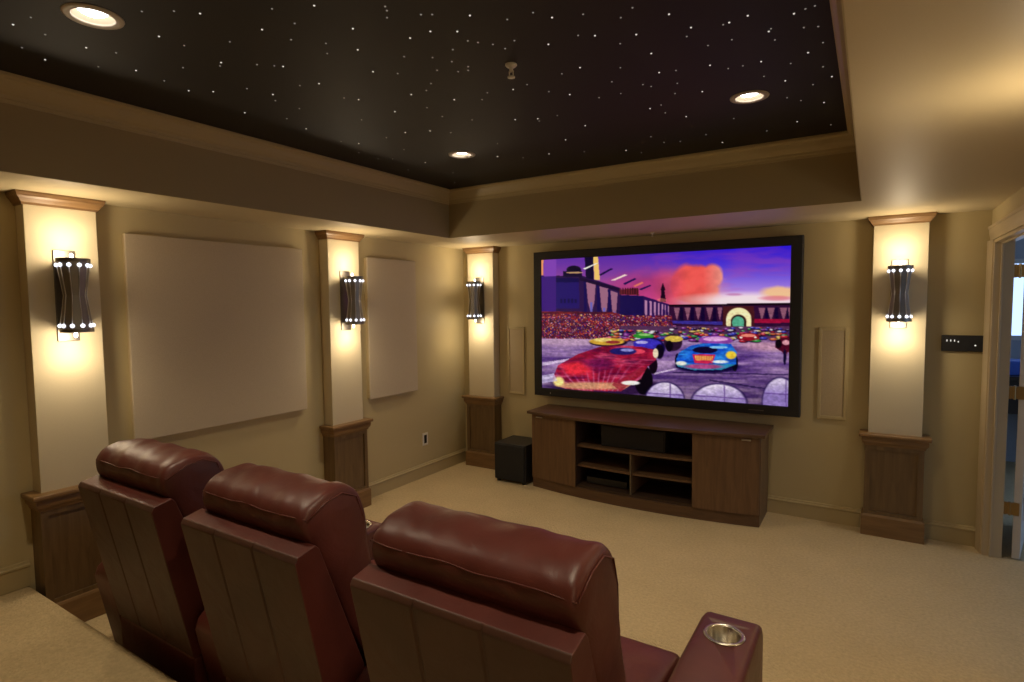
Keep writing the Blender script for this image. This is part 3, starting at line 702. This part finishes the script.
    put(ell(338, 430, 44, 12, .15), (44, 40, 110)); put(ell(352, 426, 22, 5, .3), (150, 150, 215)); put(ell(445, 436, 9, 16), (240, 220, 190)); put(ell(362, 534, 30, 7, .3), (255, 250, 235)); put(ell(124, 532, 18, 16, .5), (255, 230, 150))
    put(poly([(68, 512), (108, 505), (120, 530), (68, 538)]), (205, 195, 225), .7)
    # blue racing car
    put(ell(612, 478, 104, 20, .25), (30, 20, 70)); put(ell(702, 465, 10, 28), (20, 14, 40)); put(ell(516, 460, 8, 24), (22, 16, 50))
    blue = poly([(512, 455), (522, 432), (560, 410), (600, 402), (690, 404), (708, 430), (706, 470), (660, 488), (570, 490), (516, 478)])
    put(blue, lerp((30, 90, 205), (70, 160, 235), (fbm(30, 14, 71)-.3)*2)); put(blue*np.clip((fbm(40, 7, 81)-.5)*5, 0, 1), (20, 60, 160), .6); put(blue*(Y > 470), (60, 150, 170), .85); put(blue*ell(600, 478, 60, 8, .5), (210, 70, 130), .8)
    put(ell(606, 424, 40, 11, .15), (26, 20, 60)); put(blue*poly([(565, 438), (640, 438), (630, 468), (572, 468)]), (205, 50, 90)); put(blue*poly([(572, 443), (632, 443), (628, 458), (576, 458)])*(np.sin(X*1.15) > 0), (245, 200, 90))
    put(ell(690, 440, 17, 13, .3), (245, 205, 70)); put(ell(655, 462, 26, 5, .4), (235, 245, 250)); put(ell(528, 468, 18, 7, .4), (235, 235, 220)); put(ell(650, 415, 30, 4), (150, 210, 250))
    # pale rounded canopies in the foreground
    for cx, cy, rx, ry in ((474, 590, 62, 58), (650, 600, 88, 64), (848, 592, 56, 78)):
        d = ell(cx, cy, rx, ry, .07); put(ell(cx, cy, rx*1.08, ry*1.08, .05), (54, 40, 90), .7); put(d, lerp((235, 222, 240), (150, 128, 190), (Y-(cy-ry))/60.0+0.5*(fbm(30, 20, 83)-.5))); put(d*(np.abs(X-cx-18) < 2), (90, 60, 130), .6); put(d*(np.abs(Y-(cy-ry*.35)-.05*(X-cx)) < 2), (100, 70, 140), .7)
    # fine mottling of the lower half, contrast
    det = 0.82+0.36*fbm(9, 5, 91); det2 = 0.9+0.2*fbm(4, 3, 97)
    low = np.clip((Y-285)/20, 0, 1); k = 1+(det*det2-1)*low
    img = img*k[..., None]
    img = np.clip(img, 0, 255)/255.0
    img = np.clip((img-0.5)*1.12+0.475, 0, 1)
    pad = np.pad(img, ((1, 1), (1, 1), (0, 0)), 'edge')
    img = (pad[1:-1, 1:-1]*4+pad[:-2, 1:-1]+pad[2:, 1:-1]+pad[1:-1, :-2]*1.5+pad[1:-1, 2:]*1.5)/9
    return img

SX0, SX1, SZ0, SZ1 = 1.085, 3.402, 0.944, 2.262
tv = thing('projection_screen', (2.2435, 0, 0.86), 'huge black framed wall screen showing a racing scene at sunset', 'screen')
def TVX(x): return x-2.2435
def TVZ(z): return z-0.86
X0, X1, Z0, Z1 = TVX(0.996), TVX(3.491), TVZ(0.862), TVZ(2.342)
sx0, sx1, sz0, sz1 = TVX(SX0), TVX(SX1), TVZ(SZ0), TVZ(SZ1)
bm = bmesh.new()
# frame ring: outer chamfered profile running round the picture
def ring(bm, rects):
    rs = []
    for (a, b, c, d, y) in rects: rs.append([bm.verts.new((x, y, z)) for x, z in ((a, c), (b, c), (b, d), (a, d))])
    for A, B in zip(rs, rs[1:]+rs[:1]):
        for i in range(4): bm.faces.new((A[i], A[(i+1) % 4], B[(i+1) % 4], B[i]))
g = 0.006
ring(bm, [(X0, X1, Z0, Z1, -0.03), (X0, X1, Z0, Z1, -0.112), (X0+g, X1-g, Z0+g, Z1-g, -0.12), (sx0-g, sx1+g, sz0-g, sz1+g, -0.12), (sx0, sx1, sz0, sz1, -0.108), (sx0, sx1, sz0, sz1, -0.03)])
finish(bm, 'frame', M['bezel'], tv)
boxes('mounting_box', [(X0+0.2, X1-0.2, -0.03, 0, Z0+0.15, Z1-0.15)], M['black'], tv)
img = paint(); NH, NW = img.shape[:2]
lin = np.where(img <= 0.04045, img/12.92, ((img+0.055)/1.055)**2.4)
me = bpy.data.meshes.new('picture_surface')
xs = np.linspace(sx0, sx1, NW); zs = np.linspace(sz1, sz0, NH)
XX, ZZ = np.meshgrid(xs, zs); co = np.stack([XX, np.full_like(XX, -0.106), ZZ], -1).reshape(-1, 3)
idx = np.arange(NW*NH).reshape(NH, NW)
quads = np.stack([idx[:-1, :-1], idx[1:, :-1], idx[1:, 1:], idx[:-1, 1:]], -1).reshape(-1, 4)
me.vertices.add(len(co)); me.vertices.foreach_set('co', co.astype(np.float32).ravel())
me.loops.add(quads.size); me.loops.foreach_set('vertex_index', quads.ravel().astype(np.int32))
me.polygons.add(len(quads)); me.polygons.foreach_set('loop_start', np.arange(0, quads.size, 4, dtype=np.int32))
me.update(calc_edges=True)
ca = me.color_attributes.new('picture', 'FLOAT_COLOR', 'POINT')
ca.data.foreach_set('color', np.concatenate([lin.reshape(-1, 3), np.ones((NW*NH, 1))], 1).astype(np.float32).ravel())
ms = bpy.data.materials.new('lit picture'); ms.use_nodes = True; nt = ms.node_tree; nt.nodes.clear()
at = nt.nodes.new('ShaderNodeAttribute'); at.attribute_name = 'picture'; em = nt.nodes.new('ShaderNodeEmission'); em.inputs['Strength'].default_value = 0.84
gl = nt.nodes.new('ShaderNodeBsdfGlossy'); gl.inputs['Roughness'].default_value = 0.4; gl.inputs['Color'].default_value = (0.02, 0.02, 0.02, 1)
ads = nt.nodes.new('ShaderNodeAddShader'); out = nt.nodes.new('ShaderNodeOutputMaterial')
nt.links.new(at.outputs['Color'], em.inputs['Color']); nt.links.new(em.outputs[0], ads.inputs[0]); nt.links.new(gl.outputs[0], ads.inputs[1]); nt.links.new(ads.outputs[0], out.inputs[0])
link_obj('picture', me, ms, tv)
boxes('name_badge', [(TVX(3.10), TVX(3.22), -0.1208, -0.119, TVZ(0.892), TVZ(0.900))], M['nickel'], tv)
boxes('power_light', [(TVX(1.185), TVX(1.192), -0.1212, -0.119, TVZ(0.888), TVZ(0.902))], M['silver'], tv)

# ------------------------------------------------------------------ media console
KX, HW_, DE, DC = 2.198, 1.048, 0.425, 0.535
def ky(x, off=0): return -(DE+(DC-DE)*(1-(x/HW_)**2))-off     # bowed front, local x
con = thing('media_console', (KX, 0, 0), 'low brown wooden media console with bowed front under the screen', 'cabinet')
def bow(bm, x0, x1, off, z0, z1, back=-0.02, n=14):
    pts = [(x0+(x1-x0)*i/n, ky(max(-HW_, min(HW_, x0+(x1-x0)*i/n)), off)) for i in range(n+1)]
    prism(bm, pts+[(x1, back), (x0, back)], z0, z1)
CT = 0.762; XD = 0.535
bm = bmesh.new(); bow(bm, -HW_-0.04, HW_+0.04, 0.045, CT-0.028, CT, n=28); finish(bm, 'top', M['console_x'], con, bevel=0.004)
bm = bmesh.new(); bow(bm, -HW_, HW_, 0.0, 0.0, 0.095, n=28); finish(bm, 'plinth', M['console_x'], con)
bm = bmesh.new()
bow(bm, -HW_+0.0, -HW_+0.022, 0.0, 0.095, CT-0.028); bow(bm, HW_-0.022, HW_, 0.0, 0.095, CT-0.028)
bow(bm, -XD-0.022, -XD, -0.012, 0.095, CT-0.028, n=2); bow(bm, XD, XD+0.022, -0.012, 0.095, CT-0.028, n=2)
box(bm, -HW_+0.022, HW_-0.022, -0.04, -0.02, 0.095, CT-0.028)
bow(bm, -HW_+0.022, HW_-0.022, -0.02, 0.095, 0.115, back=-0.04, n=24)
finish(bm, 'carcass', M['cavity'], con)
boxes('side_panel', [(HW_, HW_+0.003, -DE, -0.02, 0.095, CT-0.028)], M['console'], con)
boxes('side_panel', [(-HW_-0.003, -HW_, -DE, -0.02, 0.095, CT-0.028)], M['console'], con)
for s in (-1, 1):
    bm = bmesh.new()
    x0, x1 = sorted((s*(XD+0.003), s*(HW_-0.002)))
    n = 14; fr = [(x0+(x1-x0)*i/n, ky(x0+(x1-x0)*i/n, 0.016)) for i in range(n+1)]; bk = [(x, y+0.018) for x, y in fr]
    prism(bm, fr+bk[::-1], 0.100, CT-0.034)
    d = finish(bm, 'door', M['console'], con, bevel=0.002)
    xh = s*(HW_-0.10); yh = ky(xh, 0.016)
    boxes('door_pull', [(xh-0.035, xh+0.035, yh-0.014, yh+0.002, CT-0.058, CT-0.048)], M['silver'], d, bevel=0.002)
bm = bmesh.new(); bow(bm, -XD, XD, -0.03, 0.476, 0.498, back=-0.04); finish(bm, 'shelf', M['console_x'], con)
for s in (-1, 1):
    bm = bmesh.new(); a, b = sorted((s*0.010, s*XD)); bow(bm, a, b, -0.04, 0.288, 0.308, back=-0.04); finish(bm, 'shelf', M['console_x'], con)
boxes('divider', [(-0.006, 0.006, ky(0)+0.025, -0.04, 0.115, 0.476)], M['console'], con)
boxes('divider_edge', [(-0.006, 0.006, ky(0)+0.019, ky(0)+0.025, 0.115, 0.476)], M['nickel'], con)
# centre speaker on the shelf
t = thing('center_speaker', (KX-0.02, -0.30, 0.4985), 'black horizontal center speaker on the upper shelf of the console', 'speaker')
boxes('cabinet', [(-0.30, 0.30, -0.12, 0.12, 0, 0.20)], M['black_matte'], t, bevel=0.006)
boxes('grille', [(-0.29, 0.29, -0.132, -0.12, 0.01, 0.19)], add_noise(new_mat('dark grille cloth', (0.02, 0.018, 0.018), 0.8), 400, 0.3, 0.4, 0.001), t, bevel=0.004)
t = thing('disc_player', (KX-0.27, -0.27, 0.1155), 'dark media player on the lowest left shelf of the console', 'player')
boxes('housing', [(-0.2, 0.2, -0.14, 0.14, 0.008, 0.07)], M['black'], t, bevel=0.003)
boxes('foot', [(-0.18, -0.15, -0.12, -0.09, 0, 0.008)], M['black'], t); boxes('foot', [(0.15, 0.18, -0.12, -0.09, 0, 0.008)], M['black'], t)

# subwoofer
t = thing('subwoofer', (0.90, -0.285, 0), 'black cube subwoofer on the carpet left of the console', 'speaker')
boxes('cabinet', [(-0.185, 0.185, -0.175, 0.19, 0.022, 0.40)], M['black_matte'], t, bevel=0.006)
boxes('grille', [(-0.175, 0.175, -0.192, -0.175, 0.034, 0.388)], add_noise(new_mat('subwoofer grille cloth', (0.012, 0.011, 0.011), 0.8), 400, 0.3, 0.4, 0.001), t, bevel=0.006)
for a in (-1, 1):
    for b in (-1, 1):
        bm = bmesh.new(); lathe(bm, [(0.02, 0), (0.024, 0.022)], 14, a*0.15, b*0.15); finish(bm, 'foot', M['black'], t)

# ------------------------------------------------------------------ recliners
Y0 = -3.6
def loc_prof(P): return [(y-Y0, z) for y, z in P]
def loft(sections, closed_ends=True):
    bm = bmesh.new(); R_ = [[bm.verts.new(p) for p in s] for s in sections]; n = len(R_[0])
    for A, B in zip(R_, R_[1:]):
        for i in range(n): bm.faces.new((A[i], A[(i+1) % n], B[(i+1) % n], B[i]))
    bm.faces.new(R_[0][::-1]); bm.faces.new(R_[-1])
    return bm
def resample(P, n, k=0.5):
    """smooth closed polyline: chaikin corner cutting twice, then even resample"""
    P = [Vector(p) for p in P]
    for _ in range(2):
        Q = []
        for i in range(len(P)):
            a, b = P[i], P[(i+1) % len(P)]; Q += [a*0.75+b*0.25, a*0.25+b*0.75]
        P = Q
    L = [0]
    for i in range(len(P)): L.append(L[-1]+(P[(i+1) % len(P)]-P[i]).length)
    out = []
    for k_ in range(n):
        s = L[-1]*k_/n; i = max(j for j in range(len(P)) if L[j] <= s+1e-12)
        t = (s-L[i])/max(L[i+1]-L[i], 1e-9); out.append(P[i].lerp(P[(i+1) % len(P)], t))
    return out
def hsh(a, b):
    return math.sin(a*12.9898+b*78.233)*43758.5453 % 1
def cushion(name, prof, hw, parent, mat, end_r=0.06, n=44, wr=0.004, crown=0.0, seed=0, shrink=0.22):
    P = resample(prof, n); c = sum(P, Vector((0, 0)))/n
    xs = []; m = 26
    for i in range(m+1):
        t = -1+2*i/m; x = hw*(t*0.55+0.45*math.sin(t*PI/2)); xs.append(x)
    secs = []
    for x in xs:
        d = hw-abs(x); e_ = 1.0
        if d < end_r: e_ = 1-shrink*(1-math.sqrt(max(0, 1-(1-d/end_r)**2)))
        b_ = 1+crown*(1-(x/hw)**2)
        s = []
        for k, p in enumerate(P):
            q = c+(p-c)*e_*b_
            edge = (abs(x)/hw)**6
            wv = wr*(math.sin(x*31+p.y*17+seed)*math.sin(p.y*23-p.x*19+seed*2)+0.8*edge*math.sin(p.y*95+p.x*60+seed)+0.5*math.sin(x*70+p.x*40+seed))
            q = q+(p-c).normalized()*wv
            s.append((x, q.x, q.y))
        secs.append(s)
    bm = loft(secs)
    return finish(bm, name, mat, parent, smooth=True, subsurf=1)

def arm(parent, cx, hw=0.0975, cup=-3.215):
    prof = loc_prof([(-3.93, 0.03), (-4.01, 0.45), (-3.995, 0.495), (-3.935, 0.545), (-3.82, 0.59), (-3.66, 0.622), (-3.45, 0.632), (-3.12, 0.632), (-3.055, 0.618), (-3.03, 0.58), (-3.025, 0.03)])
    # rounded cross section: five lofted sections with inset edges
    secs = []; r = 0.022
    cy = sum(p[0] for p in prof)/len(prof); cz = sum(p[1] for p in prof)/len(prof)
    for t in (0, 0.3, 0.65, 1):
        a = t*PI/2; x = hw-r+r*math.sin(a); ins = r*(1-math.cos(a)); secs.append((x, ins))
    def inset(prof, d):
        out = []
        n = len(prof)
        for i, (y, z) in enumerate(prof):
            if z < 0.05: 
                out.append((y+(d if y < cy else -d), z)); continue
            a, b = Vector(prof[i-1]), Vector(prof[(i+1) % n]); tdir = (b-a).normalized(); nrm = Vector((tdir.y, -tdir.x))
            out.append((y+nrm.x*d, z+nrm.y*d))
        return out
    full = [(-x, i) for x, i in secs[::-1]]+secs
    bm = loft([[(cx+x, y, z) for y, z in inset(prof, i)] for x, i in full])
    o = finish(bm, 'armrest', M['leather'], parent, bevel=0.006)
    yc = cup-Y0
    cb = bmesh.new(); lathe(cb, [(0.056, 0.56), (0.056, 0.70)], 36, cx, yc)
    boolean_cut(o, cb)
    for p in o.data.polygons: p.use_smooth = True
    try: o.data.set_sharp_from_angle(angle=math.radians(38))
    except Exception: pass
    bm = bmesh.new()
    lathe(bm, [(0.0005, 0.566), (0.046, 0.566), (0.050, 0.570), (0.0545, 0.632), (0.058, 0.6365), (0.066, 0.6375), (0.070, 0.635), (0.071, 0.632), (0.056, 0.6315), (0.0555, 0.60), (0.052, 0.564), (0.0005, 0.562)], 44, cx, yc, cap=False)
    finish(bm, 'cup_holder', M['steel'], o, smooth=True)['label'] = 'round steel cup holder'
    return o

def make_recliner(cx, label, right_arm=False, seed=0, panel_hw=0.35, arm_x=-0.465, cush=0.34, cup=-3.215):
    t = thing('recliner', (cx, Y0, 0), label, 'armchair', 'burgundy leather theater recliners in a row')
    # upholstered back shell, grooved behind
    rear = [(-4.132, 0.995), (-4.006, 0.318)]
    xs = [-panel_hw]
    for gx in (-0.12, 0.11): xs += [gx-0.007, gx, gx+0.007]
    xs += [panel_hw]
    secs = []
    for i, x in enumerate(xs):
        gd = 0.006 if x in (-0.12, 0.11) else 0.0
        P = [(-4.143+gd, 0.992), (-4.132+gd*0.3, 1.010), (-4.06, 1.026), (-4.045, 1.008), (-3.868, 0.52), (-3.845, 0.36), (-3.90, 0.31), (-4.004+gd, 0.312)]
        secs.append([(x, y-Y0, z) for y, z in P])
    bm = loft(secs)
    o = finish(bm, 'back_shell', M['covering'], t, bevel=0.012, segs=3)  # rear faces keep the leather colour browned by painted carpet glow
    o.data.materials.append(M['leather'])
    for p in o.data.polygons:
        nrm = p.normal
        if not (nrm.y < -0.6): p.material_index = 1
    boxes('back_skirt', [(-0.335, 0.335, -4.0-Y0, -3.94-Y0, 0.03, 0.309)], M['leather'], t, bevel=0.012)
    back = loc_prof([(-4.045, 1.0), (-4.085, 1.06), (-4.082, 1.128), (-4.02, 1.165), (-3.92, 1.183), (-3.84, 1.155), (-3.805, 1.06), (-3.80, 0.90), (-3.75, 0.72), (-3.69, 0.60), (-3.70, 0.49), (-3.79, 0.47), (-3.87, 0.58), (-3.955, 0.80)])
    bc = cushion('back_cushion', back, cush, t, M['leather'], 0.038, 56, 0.0055, 0.012, seed, 0.10)
    # piping: rear seam across and down both sides
    bm = bmesh.new(); pts = []
    for i in range(25):
        x = (-1+2*i/24)*(cush-0.009); pts.append((x, -4.083-Y0+0.012*(abs(x)/(cush-0.009))**8+0.002*math.sin(x*40+seed), 1.108+0.003*math.sin(x*23+seed)-0.006*(abs(x)/(cush-0.009))**6))
    tube(bm, pts, 0.0024, 6); finish(bm, 'piping', M['leather'], bc, smooth=True)
    for s in (-1, 1):
        bm = bmesh.new()
        pts = [(s*(cush-0.006), y-Y0, z) for y, z in ((-4.07, 1.10), (-3.99, 1.142), (-3.92, 1.155), (-3.855, 1.125), (-3.826, 1.04), (-3.82, 0.90), (-3.77, 0.72))]
        tube(bm, pts, 0.0028, 6); finish(bm, 'piping', M['leather'], bc, smooth=True)
    seat = loc_prof([(-3.76, 0.30), (-3.76, 0.47), (-3.60, 0.492), (-3.3, 0.50), (-3.16, 0.485), (-3.115, 0.44), (-3.115, 0.33), (-3.2, 0.29)])
    cushion('seat_cushion', seat, 0.346, t, M['leather'], 0.05, 40, 0.003, 0.0, seed+2, 0.12)
    boxes('frame', [(-0.344, 0.344, -3.93-Y0, -3.17-Y0, 0.03, 0.29)], M['black_matte'], t)
    boxes('footrest', [(-0.342, 0.342, -3.165-Y0, -3.125-Y0, 0.08, 0.30)], M['leather'], t, bevel=0.015, segs=3)
    arm(t, arm_x, cup=cup)
    if right_arm: arm(t, 0.503, 0.104)
    for sx in (-0.30, 0.30):
        for sy in (-3.85, -3.25):
            bm = bmesh.new(); lathe(bm, [(0.018, 0), (0.022, 0.03)], 12, sx, sy-Y0); finish(bm, 'foot', M['black'], t)
    return t
make_recliner(1.214, 'burgundy leather recliner at the left end of the row, nearest the wooden column base', False, 0.3, 0.333, -0.482, 0.322)
make_recliner(2.102, 'middle burgundy leather recliner of the three in the row', False, 1.7, 0.338, -0.440, 0.314, -3.17)
make_recliner(3.048, 'burgundy leather recliner at the right end, with a cup holder in its outer arm', True, 3.1, 0.360, -0.463, 0.352)

# ------------------------------------------------------------------ world, camera, view
w = bpy.data.worlds.new('sky'); bpy.context.scene.world = w; w.use_nodes = True
w.node_tree.nodes['Background'].inputs['Color'].default_value = (0.42, 0.62, 1.0, 1)
w.node_tree.nodes['Background'].inputs['Strength'].default_value = 1.9

cam = bpy.data.cameras.new('camera'); co_ = bpy.data.objects.new('camera', cam); C.objects.link(co_)
cx, cy, cz, yaw, pitch, roll, f = CAM
F = Vector((-math.sin(yaw)*math.cos(pitch), math.cos(yaw)*math.cos(pitch), math.sin(pitch)))
R = F.cross(Vector((0, 0, 1))).normalized(); U = R.cross(F)
R2 = R*math.cos(roll)+U*math.sin(roll); U2 = -R*math.sin(roll)+U*math.cos(roll)
co_.matrix_world = Matrix(((R2.x, U2.x, -F.x, cx), (R2.y, U2.y, -F.y, cy), (R2.z, U2.z, -F.z, cz), (0, 0, 0, 1)))
cam.sensor_fit = 'HORIZONTAL'; cam.sensor_width = 36; cam.lens = f*36/1024; cam.clip_start = 0.05; cam.clip_end = 60
sc = bpy.context.scene; sc.camera = co_
sc.view_settings.view_transform = 'Standard'; sc.view_settings.look = 'None'; sc.view_settings.gamma = 1; sc.view_settings.exposure = 0
sc.view_settings.use_curve_mapping = False
try:
    sc.cycles.max_bounces = 8; sc.cycles.diffuse_bounces = 6; sc.cycles.sample_clamp_indirect = 4; sc.cycles.use_denoising = True
except Exception: pass
